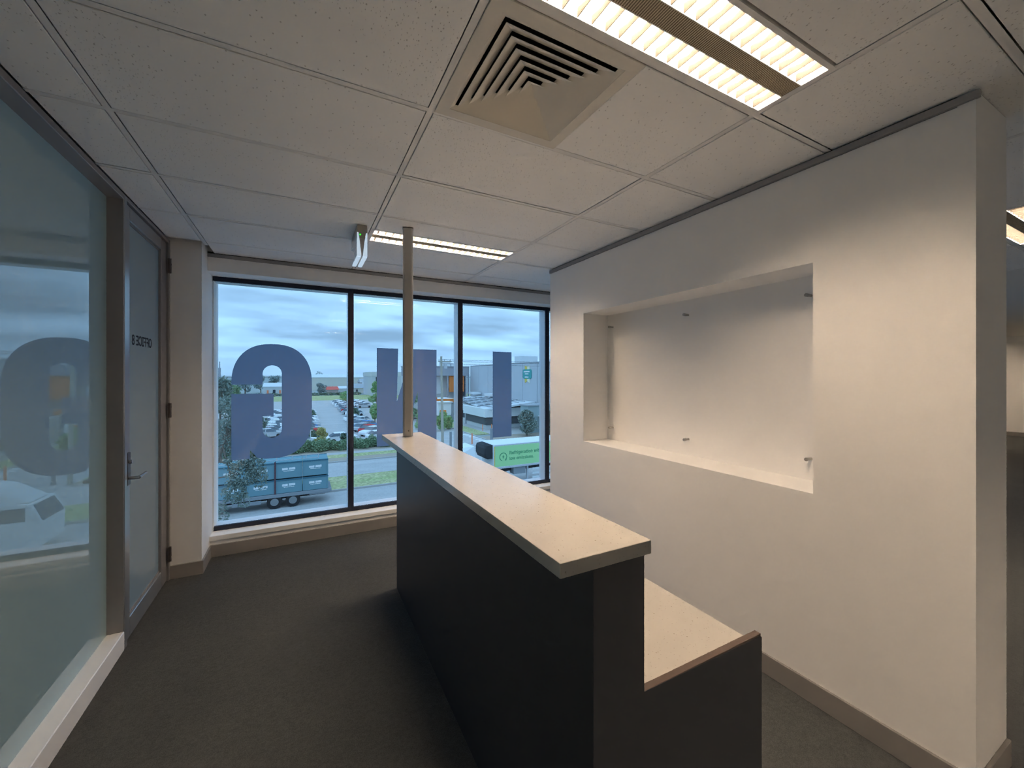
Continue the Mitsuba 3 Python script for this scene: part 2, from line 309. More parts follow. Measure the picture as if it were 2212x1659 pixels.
w = tm.bounds[1][0] - tm.bounds[0][0]
tm = map_axes(tm, [(0, -(3.806 - 3.424) / w, 0), (0, 0, 1), (1, 0, 0)], (-0.9618, 3.806 + tm.bounds[0][0] * 0, 0.205))
trimesh.repair.fix_normals(tm)
part('door_1', 'lettering', tm, 'door_lettering')
hd = part('door_1', 'handle_plate', cb(dx1, dx1 + 0.012, 3.248, 3.296, -0.668, -0.468, 0.003), 'handle_bronze')
lever = cat(cyl((dx1 + 0.01, 3.272, -0.625), (dx1 + 0.062, 3.272, -0.625), 0.010, 14), cyl((dx1 + 0.058, 3.268, -0.625), (dx1 + 0.058, 3.395, -0.621), 0.0095, 14, 0.0085))
part(hd, 'lever', lever, 'steel', smooth=40)
part(hd, 'lock_cylinder', cyl((dx1 + 0.008, 3.272, -0.525), (dx1 + 0.026, 3.272, -0.525), 0.011, 14), 'steel', smooth=40)
for z in (0.82, -0.33, -1.475):
    part('door_1', 'hinge', cat(cyl((XL + 0.006, 4.098, z), (XL + 0.006, 4.098, z + 0.115), 0.010, 12), bx(XL - 0.002, XL + 0.002, 4.075, 4.122, z, z + 0.115)), 'handle_bronze', smooth=40)

# ------------------------------------------------------------------ ceiling: troffers, air diffuser, exit sign
def troffer(x0, x1, y0, y1, label, detail=True, weight=2.0):
    t = thing('ceiling_light', label, 'ceiling light', 'twin louvred ceiling lights')
    z = CEIL; zt = z + 0.080
    ch = [(y0 + 0.017, y0 + 0.105), (y1 - 0.105, y1 - 0.017)]
    rim = cat(bx(x0, x1, y0, ch[0][0], z - 0.001, z + 0.02), bx(x0, x1, ch[1][1], y1, z - 0.001, z + 0.02), bx(x0, x0 + 0.016, y0, y1, z - 0.001, z + 0.02), bx(x1 - 0.016, x1, y0, y1, z - 0.001, z + 0.02))
    part(t, 'frame', rim, 'tee_white')
    part(t, 'housing', cat(bx(x0, x1, y0, y1, zt, zt + 0.01), bx(x0, x0 + 0.006, y0, y1, z + 0.02, zt), bx(x1 - 0.006, x1, y0, y1, z + 0.02, zt),
                           bx(x0, x1, y0, y0 + 0.006, z + 0.02, zt), bx(x0, x1, y1 - 0.006, y1, z + 0.02, zt)), 'troffer_white')
    part(t, 'centre_panel', cat(bx(x0 + 0.016, x1 - 0.016, ch[0][1] + 0.003, ch[1][0] - 0.003, z + 0.001, z + 0.012)), 'ribbed_panel', label='ribbed beige centre panel')
    for c0, c1 in ch:
        # parabolic side reflectors along the channel
        refl = []
        for s, yy in ((1, c0), (-1, c1)):
            pr = [(yy + s * 0.0, z), (yy - s * 0.003, z), (yy - s * 0.010, zt), (yy + s * 0.022, zt), (yy + s * 0.010, z + 0.060), (yy + s * 0.001, z + 0.025)]
            refl.append(yz(Polygon(pr).buffer(0), x0 + 0.016, x1 - 0.016))
        part(t, 'reflector', cat(*refl), 'troffer_white')
        cy = (c0 + c1) / 2
        key = part(t, 'tube', cyl((x0 + 0.05, cy, z + 0.044), (x1 - 0.05, cy, z + 0.044), 0.013, 10), 'exit_white')
        scene[key]['emitter'] = {'type': 'area', 'sampling_weight': weight, 'radiance': {'type': 'rgb', 'value': list(TUBE)}}
        if not detail: continue
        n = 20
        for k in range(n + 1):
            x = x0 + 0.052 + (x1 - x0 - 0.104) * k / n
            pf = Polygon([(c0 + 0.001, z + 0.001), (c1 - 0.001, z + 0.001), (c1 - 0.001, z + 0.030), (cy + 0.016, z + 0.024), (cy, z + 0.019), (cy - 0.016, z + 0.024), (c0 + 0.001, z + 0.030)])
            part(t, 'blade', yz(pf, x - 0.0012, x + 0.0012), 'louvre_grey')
    return t
troffer(*LAMPS[0], 'large bright louvred twin tube light in the ceiling beside the square air diffuser')
troffer(*LAMPS[1], 'small looking louvred twin tube light in the ceiling near the window behind the metal pole')
troffer(*LAMPS[2], 'louvred ceiling light cut by the right edge of the photo beyond the wall end', weight=0.6)
troffer(*LAMPS[3], 'louvred ceiling light over the passage behind the partition wall', weight=0.6)
troffer(*LAMPS[4], 'louvred ceiling light over the reception floor behind the viewer', weight=1.0)
troffer(*LAMPS[5], 'louvred ceiling light in the neighbouring office behind the viewer', weight=0.6)
troffer(*LAMPS[6], 'louvred ceiling light deep in the neighbouring office', detail=False, weight=0.4)
troffer(*LAMPS[7], 'louvred ceiling light before the far wall of the neighbouring office', detail=False, weight=0.4)

vx, vy = 0.776, 1.317; vh = 0.292
vent = thing('air_diffuser', 'square white ceiling air diffuser with nested slanted vanes', 'air vent')
fr = trimesh.boolean.difference([cb(vx - vh, vx + vh, vy - vh, vy + vh, CEIL - 0.002, CEIL + 0.012, 0.002), bx(vx - 0.243, vx + 0.243, vy - 0.243, vy + 0.243, CEIL - 0.05, CEIL + 0.05)], engine='manifold')
part(vent, 'frame', fr, 'diffuser_white')
part(vent, 'duct', cat(bx(vx - 0.26, vx + 0.26, vy - 0.26, vy + 0.26, CEIL + 0.2, CEIL + 0.21), *[bx(vx + a, vx + b, vy + c, vy + d, CEIL + 0.012, CEIL + 0.2) for a, b, c, d in
     ((-0.26, -0.25, -0.26, 0.26), (0.25, 0.26, -0.26, 0.26), (-0.26, 0.26, -0.26, -0.25), (-0.26, 0.26, 0.25, 0.26))]), 'black_gap')
def ring(r0, r1, z0, z1, t=0.0018):
    v, f = [], []
    for (r, z) in ((r0, z0), (r1, z1), (r1, z1 + t), (r0, z0 + t)):
        v += [(vx - r, vy - r, z), (vx + r, vy - r, z), (vx + r, vy + r, z), (vx - r, vy + r, z)]
    for a, b in ((0, 1), (1, 2), (2, 3), (3, 0)):
        for k in range(4):
            l = (k + 1) % 4
            f += [(4 * a + k, 4 * b + k, 4 * b + l), (4 * a + k, 4 * b + l, 4 * a + l)]
    m = trimesh.Trimesh(v, f, process=False); trimesh.repair.fix_normals(m); return m
part(vent, 'rim_slope', ring(0.2435, 0.2255, CEIL - 0.001, CEIL + 0.009), 'diffuser_white')
for k in range(6):
    r0 = 0.2180 - 0.0362 * k
    part(vent, 'vane', ring(r0, max(r0 - 0.041, 0.002), CEIL - 0.001, CEIL - 0.001 + 0.0225), 'diffuser_white')

ex = thing('exit_sign', 'hanging exit sign seen end on, glowing white edges and a green lamp', 'exit sign')
ex0, ex1, ey0, ey1 = 0.354, 0.424, 3.055, 3.40
part(ex, 'body', cat(cb(ex0, ex1, ey0, ey1, 0.985, CEIL, 0.004), xz(Polygon([(0.371, 0.99), (0.407, 0.99), (0.394, 0.87), (0.384, 0.87)]), ey0 + 0.004, ey1)), 'exit_grey')
for s, xo in ((-1, ex0), (1, ex1)):
    prof = Polygon([(xo, 1.03), (xo - s * 0.010, 1.03), (xo - s * 0.028, 0.885), (xo - s * 0.028, 0.862), (xo, 0.862)])
    k = part(ex, 'light_edge', cat(xz(prof, ey0 - 0.002, ey0 + 0.012), bx(min(xo, xo - s * 0.028), max(xo, xo - s * 0.028), ey0 + 0.012, ey1 - 0.04, 0.858, 0.866)), 'exit_white', label='glowing white edge')
    scene[k]['emitter'] = {'type': 'area', 'sampling_weight': 0.1, 'radiance': {'type': 'rgb', 'value': [0.042, 0.057, 0.072]}}
    part(ex, 'pictogram_panel', bx(xo - 0.002, xo + 0.002, ey0 + 0.012, ey1, 0.866, 1.03), 'exit_clear')
k = part(ex, 'indicator', trimesh.creation.icosphere(2, 0.006).apply_translation((0.376, ey0 - 0.001, 1.015)), 'led_green', label='small green lamp')
scene[k]['emitter'] = {'type': 'area', 'sampling_weight': 0.1, 'radiance': {'type': 'rgb', 'value': [0.006, 0.16, 0.006]}}

# ------------------------------------------------------------------ reception counter
TOP = -0.44
rc = thing('reception_counter', 'black reception counter with a raised pale stone laminate ledge and a lower desk', 'reception counter')
part(rc, 'ledge_top', cb(0.538, 0.834, 0.782, 3.135, TOP - 0.037, TOP, 0.0012), 'stone_laminate', label='raised pale stone laminate ledge')
part(rc, 'front_panel', cb(0.652, 0.670, 0.82, 3.150, FLOOR, TOP - 0.037, 0.001), 'black_laminate')
part(rc, 'inner_panel', cb(0.808, 0.824, 0.82, 3.130, -0.87, TOP - 0.037, 0.001), 'black_laminate')
ep = Polygon([(0.652, FLOOR), (1.362, FLOOR), (1.362, -0.872), (1.356, -0.866), (0.826, -0.858), (0.826, TOP - 0.037), (0.652, TOP - 0.037)])
part(rc, 'end_panel', xz(ep, 0.800, 0.822), 'black_laminate', label='stepped black end panel')
part(rc, 'end_panel_edge', cb(0.827, 1.357, 0.8005, 0.8215, -0.866, -0.8575, 0.001), 'black_edge')
part(rc, 'end_panel', cb(0.652, 1.34, 3.128, 3.150, FLOOR, -0.905, 0.001), 'black_laminate')
part(rc, 'desk_top', cb(0.826, 1.318, 0.822, 3.128, -0.905, -0.872, 0.0015), 'stone_laminate', label='lower pale desk surface')

pl = thing('metal_pole', 'brushed metal pole rising from the counter ledge to the ceiling', 'pole')
pc = Polygon([(-0.02, -0.012), (0.02, -0.012), (0.02, 0.012), (-0.02, 0.012)]).buffer(0.0165, 10)
pm = ext(pc, CEIL - TOP - 0.010); pm.apply_translation((0.695, 2.966, TOP + 0.001))
pm.apply_transform(trimesh.transformations.rotation_matrix(-YAW * 0.55, [0, 0, 1], (0.695, 2.966, 0)))
part(pl, 'tube', pm, 'aluminium', smooth=30)
cp = ext(pc.buffer(0.0015), 0.009); cp.apply_translation((0.695, 2.966, CEIL - 0.009)); cp.apply_transform(trimesh.transformations.rotation_matrix(-YAW * 0.55, [0, 0, 1], (0.695, 2.966, 0)))
part(pl, 'collar', cp, 'handle_bronze', smooth=30)
part(pl, 'screw', trimesh.creation.icosphere(2, 0.005).apply_translation((0.693, 2.9375, TOP + 0.042)), 'handle_bronze', smooth=True)

for i, (y, z) in enumerate([(2.845, 0.451), (2.032, 0.453), (1.222, 0.453), (2.845, -0.471), (2.030, -0.468), (1.222, -0.465)]):
    pos = ['upper left corner', 'upper middle', 'upper right corner', 'lower left corner', 'lower middle', 'lower right corner'][i]
    one('standoff_pin', cat(cyl((xn + 0.004, y, z), (xn - 0.048, y, z), 0.0078, 16), cyl((xn - 0.030, y, z), (xn - 0.052, y, z), 0.0100, 16)), 'pin_steel',
        f'small round metal standoff pin at the {pos} of the wall niche', 'standoff pin', 'standoff pins in the wall niche', smooth=40)

# ------------------------------------------------------------------ outside
def sky_side(name, fn): return mat(name, {'type': 'diffuse', 'reflectance': proc(fn)})
def asphalt_fn(p, n, uv): return mi.Color3f(0.50, 0.485, 0.475) * (0.82 + 0.22 * fbm(p.x * 0.35, p.y * 0.9, 1.0) + 0.12 * noise(p.x * 9, p.y * 9))
def grass_fn(p, n, uv): return mix((0.37, 0.44, 0.19), (0.53, 0.50, 0.30), fbm(p.x * 0.35, p.y * 1.1, 3.0)) * (0.7 + 0.5 * noise(p.x * 6, p.y * 6))
sky_side('asphalt', asphalt_fn); sky_side('grass', grass_fn)
diff('concrete', (0.50, 0.48, 0.46)); diff('dry_earth', (0.44, 0.37, 0.30)); diff('road_white', (0.78, 0.78, 0.76))
for nm, c in dict(far_land=(0.34, 0.37, 0.36), facade=(0.5, 0.5, 0.5), panel_grey=(0.56, 0.57, 0.59), panel_seam=(0.25, 0.26, 0.28), band_grey=(0.38, 0.38, 0.41), white_wall=(0.78, 0.79, 0.78), pale_wall=(0.62, 0.62, 0.60),
                  beige_wall=(0.66, 0.63, 0.54), roof_grey=(0.42, 0.44, 0.46), roof_pale=(0.70, 0.72, 0.73), black_wall=(0.11, 0.115, 0.12), dark_window=(0.06, 0.07, 0.08), orange=(0.85, 0.26, 0.07), teal_wall=(0.36, 0.45, 0.46),
                  brick=(0.45, 0.36, 0.32), red_roof=(0.70, 0.16, 0.13), sign_teal=(0.10, 0.38, 0.36), sign_yellow=(0.75, 0.58, 0.16), sign_cream=(0.85, 0.80, 0.62), ac_white=(0.75, 0.76, 0.76),
                  reefer_white=(0.82, 0.83, 0.83), reefer_green=(0.44, 0.76, 0.36), reefer_text=(0.10, 0.32, 0.16), truck_black=(0.05, 0.055, 0.06), truck_grey=(0.30, 0.32, 0.34), tyre=(0.04, 0.04, 0.042), rim=(0.28, 0.28, 0.28),
                  bin_teal=(0.19, 0.33, 0.375), bin_dark=(0.07, 0.17, 0.22), strap=(0.14, 0.07, 0.08), lamp_red=(0.45, 0.07, 0.06), glass_car=(0.17, 0.20, 0.23), timber_pole=(0.42, 0.40, 0.34), bollard_orange=(0.85, 0.30, 0.16), wire=(0.2, 0.21, 0.22),
                  car_white=(0.80, 0.81, 0.82), car_silver=(0.50, 0.52, 0.54), car_red=(0.62, 0.08, 0.08), car_blue=(0.12, 0.28, 0.55), car_dark=(0.10, 0.11, 0.12), trunk=(0.22, 0.18, 0.15)).items():
    diff(nm, c)
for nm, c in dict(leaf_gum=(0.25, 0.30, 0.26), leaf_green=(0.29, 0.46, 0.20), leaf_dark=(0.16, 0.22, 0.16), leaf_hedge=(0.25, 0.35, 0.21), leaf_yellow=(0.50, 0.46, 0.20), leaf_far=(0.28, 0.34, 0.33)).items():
    diff(nm, c)

# ground: bands that run along the street, each its own piece of the setting
def slab(key, x0, x1, y0, y1, z, m): return struct(key, bx(x0, x1, y0, y1, GRD - 0.4, GRD + z), m)
struct('wall_facade', cat(bx(-8, 18, -3.2, YG + 0.20, GRD - 0.2, FLOOR - 0.12), bx(-8, 18, -3.2, YG + 0.1, CEIL + 0.5, CEIL + 1.4)), 'facade')
struct('ground', cat(bx(-900, 900, 215, 2200, GRD - 0.6, GRD - 0.12), bx(-900, -60, -10, 215, GRD - 0.6, GRD - 0.10), bx(80, 900, -10, 215, GRD - 0.6, GRD - 0.10), bx(-60, 80, 4.9, 18, GRD - 0.6, GRD - 0.02), bx(16, 80, 48, 215, GRD - 0.6, GRD - 0.05)), 'far_land')
slab('road_near', -60, 80, 18, 36, 0.0, 'asphalt')
slab('median_grass', -60, 15.5, 36.15, 40.7, 0.14, 'grass'); slab('road_far', -60, 80, 40.85, 48.0, 0.0, 'asphalt')
slab('kerb_1', -60, 15.5, 36.0, 36.15, 0.15, 'concrete'); slab('kerb_2', -60, 15.5, 40.7, 40.85, 0.15, 'concrete'); slab('kerb_3', -60, 15.5, 48.0, 48.15, 0.15, 'concrete')
slab('road_gap', 15.5, 80, 36.0, 40.85, 0.0, 'asphalt')
slab('verge_earth', -60, 15.5, 48.15, 50.1, 0.13, 'dry_earth'); slab('verge_grass', -60, 15.5, 50.1, 52.1, 0.14, 'grass'); slab('footpath', -60, 15.5, 52.1, 53.6, 0.14, 'concrete')
slab('hedge_bed', -60, 15.5, 53.6, 59.3, 0.12, 'dry_earth'); slab('car_park', -60, 15.5, 59.3, 172, 0.05, 'asphalt'); slab('car_park_back', 15.5, 60, 98, 172, 0.04, 'asphalt')
slab('field', -60, 80, 172, 214.8, 0.06, 'grass')
slab('side_road', 15.5, 24.3, 48, 98, 0.01, 'asphalt')
struct('kerb_4', bx(24.3, 24.5, 48, 80, GRD - 0.2, GRD + 0.15), 'concrete'); slab('side_verge', 24.5, 27.2, 60, 80, 0.13, 'grass'); slab('side_path', 27.2, 60, 57.5, 80, 0.10, 'concrete'); slab('corner_path', 24.5, 60, 48.15, 57.5, 0.09, 'dry_earth')
for k in range(9): part('side_road', 'crossing_bar', bx(23.2, 24.25, 50.2 + 1.35 * k, 50.9 + 1.35 * k, GRD, GRD + 0.02), 'road_white')
for k in range(9): part('road_near', 'lane_dash', bx(-20 + 6 * k, -17.5 + 6 * k, 26.4, 26.55, GRD - 0.01, GRD + 0.012), 'road_white')

# trees
def leaves(blobs, n, size, seed, droop=0.0):
    r = np.random.default_rng(seed)
    blobs = np.array(blobs, float); w = blobs[:, 3] * blobs[:, 4] * blobs[:, 5]; k = r.choice(len(blobs), n, p=w / w.sum())
    d = r.normal(size=(n, 3)); d /= np.linalg.norm(d, axis=1, keepdims=True)
    rad = r.uniform(0.35, 1.0, n) ** 0.6
    c = blobs[k, :3] + d * rad[:, None] * blobs[k, 3:6]
    c[:, 2] -= droop * np.maximum(0, r.normal(size=n)) 
    a = r.normal(size=(n, 3)); a[:, 2] -= droop * 2; a /= np.linalg.norm(a, axis=1, keepdims=True)
    b = np.cross(a, r.normal(size=(n, 3))); b /= np.linalg.norm(b, axis=1, keepdims=True)
    s = size * r.uniform(0.6, 1.4, n)[:, None]; 
    a *= s; b *= s * 0.45
    v = np.stack([c - a, c + b, c + a, c - b], 1).reshape(-1, 3); i = np.arange(n) * 4
    return (v, np.vstack([np.c_[i, i + 1, i + 2], np.c_[i, i + 2, i + 3]]))
def blobset(x, y, z0, z1, rx, seed, n=9):
    r = np.random.default_rng(seed); out = []
    for _ in range(n):
        t = r.uniform(0, 1); a = r.uniform(0, 6.28); q_ = r.uniform(0, 0.7) * math.sin(math.pi * (0.15 + 0.8 * t))
        s = rx * r.uniform(0.32, 0.55)
        out.append((x + rx * q_ * math.cos(a), y + rx * q_ * math.sin(a), z0 + (z1 - z0) * (0.15 + 0.75 * t), s, s, s * 0.8))
    return out
def tree(x, y, z0, z1, rx, label, m='leaf_green', n=1500, size=0.3, seed=1, cat_='tree', group=None, droop=0.0, trunk=True, nb=9, name='street_tree', bare=0.0):
    t = thing(name, label, cat_, group)
    bl = blobset(x, y, z0, z1, rx, seed, nb)
    part(t, 'crown', leaves(bl, n, size, seed + 5, droop), m)
    if trunk:
        r = max(0.05, rx * 0.055); zm = z0 + (z1 - z0) * 0.45
        tr = [cyl((x, y, GRD - 0.1), (x, y, zm), r * 1.3, 8, r * 0.7)] + [cyl((x, y, z0 + (zm - z0) * 0.3), b[:3], r * 0.55, 6, r * 0.2) for b in bl[:6]]
        part(t, 'trunk', cat(*tr), 'trunk')
    return t

# the gum tree close to the window, drooping over the truck
gt_ = thing('gum_tree', 'tall dull green gum tree on the left drooping in front of the bin truck', 'tree')
gb_ = [(-2.75, 25.6, -5.2, 0.75, 0.8, 0.75), (-2.2, 25.8, -4.9, 0.55, 0.7, 0.6), (-3.1, 25.5, -6.0, 0.6, 0.7, 0.6), (-1.95, 25.9, -5.6, 0.4, 0.5, 0.55), (-2.7, 25.4, -6.55, 0.35, 0.4, 0.45), (-3.6, 25.5, -7.0, 0.35, 0.4, 0.6), (-2.9, 25.7, -4.5, 0.7, 0.7, 0.5),
       (-2.2, 25.9, -3.6, 0.9, 0.9, 0.5), (-3.6, 26.2, -3.2, 0.5, 0.7, 0.8), (-2.9, 26.1, -2.3, 0.9, 0.9, 0.6), (-3.3, 26.0, -1.5, 0.8, 0.8, 0.5), (-2.0, 26.2, -1.9, 0.5, 0.6, 0.4)]
part(gt_, 'crown', leaves(gb_, 5200, 0.085, 3, 0.10), 'leaf_gum')
part(gt_, 'trunk', cat(cyl((-4.6, 26.0, GRD - 0.1), (-4.2, 26.0, -5.4), 0.17, 10, 0.12), cyl((-4.2, 26.0, -5.4), (-3.2, 26.0, -2.0), 0.12, 10, 0.06), *[cyl((-4.2 + 0.25 * k, 26.0, -5.4 + 0.9 * k), b[:3], 0.05, 6, 0.015) for k, b in enumerate(gb_[:4])],
     *[cyl((-3.6, 26.0, -3.4), b[:3], 0.045, 6, 0.015) for b in gb_[6:]]), 'trunk')
tree(-6.6, 45.5, -8.2, 0.3, 2.0, 'tall grey green tree at the left window edge on the verge beyond the truck', 'leaf_gum', 2600, 0.20, 11, droop=0.1, nb=14)
tree(-4.6, 50.5, -8.0, -3.4, 1.5, 'smaller bushy tree behind the reversed letter G at the left', 'leaf_gum', 1500, 0.18, 12)
tree(2.3, 58.9, -8.9, -6.9, 1.1, 'small yellowish tree above the hedge right of the letter G', 'leaf_yellow', 900, 0.15, 13)
tree(5.2, 58.7, -9.3, -7.6, 0.62, 'small dark conical tree in the hedge left of the dark mullion', 'leaf_dark', 700, 0.12, 14, nb=6)
tree(13.4, 86.0, -9.2, -5.0, 1.9, 'bright green tree between parked cars left of the letter N', 'leaf_green', 1700, 0.22, 15)
tree(14.7, 67.5, -9.2, -5.6, 1.3, 'second green tree nearer the road beside the letter N', 'leaf_green', 1200, 0.2, 16)
tree(10.6, 97.5, -9.3, -7.3, 1.8, 'low dark bush closing the near end of the middle car row', 'leaf_dark', 800, 0.22, 17, trunk=False, cat_='bush', name='bush')
tree(1.6, 101.5, -9.4, -7.9, 2.4, 'low dark bush closing the far end of the near car row', 'leaf_dark', 900, 0.22, 18, trunk=False, cat_='bush', name='bush')
tree(1.4, 69.6, -9.6, -8.5, 1.9, 'dark green bush in front of the near car row beside the letter G', 'leaf_dark', 1200, 0.2, 19, trunk=False, cat_='bush', name='bush')
tree(14.6, 158.0, -9.0, -5.7, 3.0, 'round green tree at the far corner of the car park aisle', 'leaf_green', 1300, 0.35, 20)
tree(18.9, 118.0, -9.0, -1.6, 2.5, 'tall green tree in front of the grey hall left of the letter N', 'leaf_green', 1400, 0.3, 21)
tree(33.0, 190.0, -9.0, -2.2, 4.5, 'green tree before the grey walled building', 'leaf_green', 1400, 0.45, 22)
tree(21.2, 86.0, -9.0, -1.5, 2.6, 'tall tree seen in the upper gap of the letter N', 'leaf_hedge', 1600, 0.35, 23)
tree(21.6, 67.5, -9.4, -6.2, 1.6, 'dense green shrub at the side road corner near the utility pole', 'leaf_green', 1400, 0.18, 24)
tree(23.3, 68.8, -9.4, -6.4, 1.5, 'green shrub right of the utility pole under the orange sign', 'leaf_green', 1300, 0.18, 25)
tree(19.2, 72.0, -9.4, -6.4, 1.8, 'green shrub left of the utility pole seen beside the letter N', 'leaf_green', 1300, 0.18, 26)
tree(31.6, 55.2, -9.0, -5.5, 2.1, 'dark leafy tree in front of the teal walled building right of the letter I', 'leaf_gum', 3800, 0.17, 27, nb=20)
tree(35.6, 54.6, -8.8, -5.7, 1.7, 'dark leafy tree at the right edge of the window', 'leaf_gum', 2600, 0.17, 28, nb=16)
for k, (x, y, zt_, rx, lab) in enumerate([(-13.9, 276, 2.5, 6.4, 'rounded grey tree seen in the top gap of the letter G'), (-20.5, 272, 0.5, 4.2, 'hazy tree left of the rounded tree behind the letter G'), (10.2, 250, -3.4, 3.2, 'dark tree in front of the long beige warehouse'),
                                     (14.2, 398, 3.2, 6.6, 'wide dark tree crown above the beige warehouse roof'), (28.0, 398, 2.0, 3.3, 'small round tree crown above the beige warehouse roof'), (-27.0, 262, 0.2, 5.0, 'hazy tree at the left window edge on the horizon'),
                                     (-22.0, 170, -3.5, 4.5, 'dark mass of trees between the letter G and the left jamb'), (-27.5, 180, -3.2, 4.5, 'hazy trees by the left window jamb'), (42.0, 362, 0.6, 6.5, 'hazy trees behind the grey houses')]):
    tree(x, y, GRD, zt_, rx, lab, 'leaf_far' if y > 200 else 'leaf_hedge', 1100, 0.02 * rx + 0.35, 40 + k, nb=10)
# clipped hedge along the footpath: one planting, no plant of it can be told from the next
hr = random.Random(5)
one('footpath_hedge', leaves([(-8 + 0.55 * k, 56.0 + 0.5 * math.sin(k * 1.3), GRD + 0.62 + hr.uniform(-0.1, 0.12), 0.72, 1.1, 0.78 + hr.uniform(-0.1, 0.25)) for k in range(42)], 19000, 0.13, 66), 'leaf_hedge',
    'long low green hedge between the footpath and the car park', 'hedge')
one('far_hedge', leaves([(-30 + 6 * k, 217, GRD + 0.7, 3.6, 0.9, 0.9) for k in range(10)], 3000, 0.35, 90), 'leaf_dark', 'long dark hedge at the far edge of the grass field', 'hedge')

# cars
def car_meshes():
    L, W = 4.3, 1.76
    side = [(-2.15, 0.35), (-2.12, 0.72), (-1.95, 0.86), (-1.30, 0.93), (1.05, 0.93), (1.95, 0.80), (2.13, 0.62), (2.15, 0.32), (1.75, 0.22), (-1.8, 0.22)]
    body = map_axes(ext(Polygon(side), W), [(1, 0, 0), (0, 0, 1), (0, -1, 0)], (0, W / 2, 0))
    body.vertices[:, 1] *= 1 - 0.06 * np.abs(body.vertices[:, 0] / 2.15) ** 3
    def hull(z0, z1, a, b, w0, w1): return trimesh.convex.convex_hull(np.array([(a[0], s * w0, z0) for s in (-1, 1)] + [(a[1], s * w0, z0) for s in (-1, 1)] + [(b[0], s * w1, z1) for s in (-1, 1)] + [(b[1], s * w1, z1) for s in (-1, 1)]))
    glass = hull(0.92, 1.36, (-1.75, 1.00), (-1.15, 0.30), 0.82, 0.68)
    roof = hull(1.355, 1.42, (-1.18, 0.33), (-1.0, 0.18), 0.685, 0.62)
    pillars = cat(*[hull(0.92, 1.36, (a, a + 0.1), (b, b + 0.08), 0.826, 0.686) for a, b in ((-0.45, -0.42),)])
    trimesh.repair.fix_normals(body)
    shell = cat(body, roof, pillars)
    wheel = cyl((0, -0.1, 0), (0, 0.1, 0), 0.31, 12)
    return shell, glass, wheel
CB, CG, CW = car_meshes()
car_d = {c: mikit.ply(CB, c, smooth=35) for c in ('car_white', 'car_silver', 'car_red', 'car_blue', 'car_dark')}
glass_d, wheel_d = mikit.ply(CG, 'glass_car'), mikit.ply(CW, 'tyre')
names = {'car_white': 'white', 'car_silver': 'silver', 'car_red': 'red', 'car_blue': 'blue', 'car_dark': 'dark'}
def car(x, y, deg, colour, where, group=None, wheels=True, z=GRD + 0.06):
    c = thing('parked_car', f'{names[colour]} car {where}', 'car', group)
    M = T().translate([x, y, z]).rotate([0, 0, 1], deg)
    partd(c, 'body', car_d[colour], to_world=M); partd(c, 'windows', glass_d, to_world=M)
    for wx in (-1.32, 1.32):
        for wy in (-0.8, 0.8): partd(c, 'wheel', wheel_d, to_world=M @ T().translate([wx, wy, 0.31]))
pick = lambda i: ('car_white', 'car_silver', 'car_white', 'car_white', 'car_red', 'car_silver', 'car_white', 'car_white', 'car_silver', 'car_white', 'car_white', 'car_silver', 'car_blue', 'car_white', 'car_white')[i % 15]
ordinal = 'first second third fourth fifth sixth seventh eighth ninth tenth eleventh twelfth thirteenth fourteenth fifteenth sixteenth seventeenth eighteenth nineteenth'.split()
def row(x, ys, where, off=0, deg=0):
    for i, y in enumerate(ys):
        car(x + 0.35 * math.sin(i * 2.3), y, deg + (180 if (i + off) % 3 == 0 else 0) + 2.5 * math.sin(i * 1.9 + off), pick(i * 4 + off), f'{ordinal[i]} from the road in {where}', f'cars of {where}')
row(0.85, np.arange(73.2, 99, 2.72), 'the near row right of letter G', 4)
row(-4.4, np.arange(72.2, 99, 2.72), 'the row inside the lower gap of letter G', 1)
row(1.0, np.arange(105.5, 116, 2.8), 'the short row beyond the bush', 2)
row(-4.2, np.arange(105.5, 116, 2.8), 'the short far row behind letter G', 6)
row(10.1, np.arange(67.5, 93, 2.95), 'the row right of the mullion', 0, 38)
row(11.3, np.arange(101.5, 152, 2.9), 'the middle row at the aisle end', 3)
row(16.8, np.arange(127.0, 152, 2.9), 'the row behind the middle row', 5)
row(27.2, np.arange(116.0, 170, 3.1), 'the farthest row before the grey hall', 2)
for i, (x, y, deg, col, w_) in enumerate([(5.3, 62.4, 4, 'car_white', 'standing alone beyond the hedge left of the dark mullion'), (0.2, 62.0, 8, 'car_white', 'half hidden behind the small yellowish tree'), (-4.8, 62.6, -5, 'car_white', 'behind the hedge below the letter G'),
                                  (10.6, 62.2, 8, 'car_white', 'at the corner by the hedge left of the letter N'), (22.4, 90.5, 80, 'car_white', 'on the side road seen through the lower gap of the letter N'), (-9.9, 63.0, 12, 'car_white', 'at the left window edge beyond the hedge')]):
    car(x, y, deg, col, w_)

# flat bed truck with stacked teal bins
def wheel_at(parent, x, y, z, r, w=0.28):
    k = part(parent, 'wheel', cyl((x, y - w / 2, z), (x, y + w / 2, z), r, 20), 'tyre')
    part(k, 'rim', cyl((x, y - w / 2 - 0.012, z), (x, y - w / 2 + 0.02, z), r * 0.55, 16), 'rim')
bt = thing('flatbed_truck', 'flatbed truck on the near road carrying stacked teal bins', 'truck')
TY0, TY1 = 33.30, 35.65
part(bt, 'deck', cb(-7.2, 2.05, TY0, TY1, -8.72, -8.47, 0.02), 'truck_grey')
part(bt, 'chassis', cat(bx(-11, 1.6, TY0 + 0.5, TY0 + 0.7, -8.95, -8.70), bx(-11, 1.6, TY1 - 0.7, TY1 - 0.5, -8.95, -8.70)), 'truck_black')
part(bt, 'underrun_bar', cat(bx(-4.2, -2.5, TY0 + 0.04, TY0 + 0.10, -9.05, -8.80), bx(0.55, 1.9, TY0 + 0.04, TY0 + 0.10, -8.80, -8.72)), 'truck_grey')
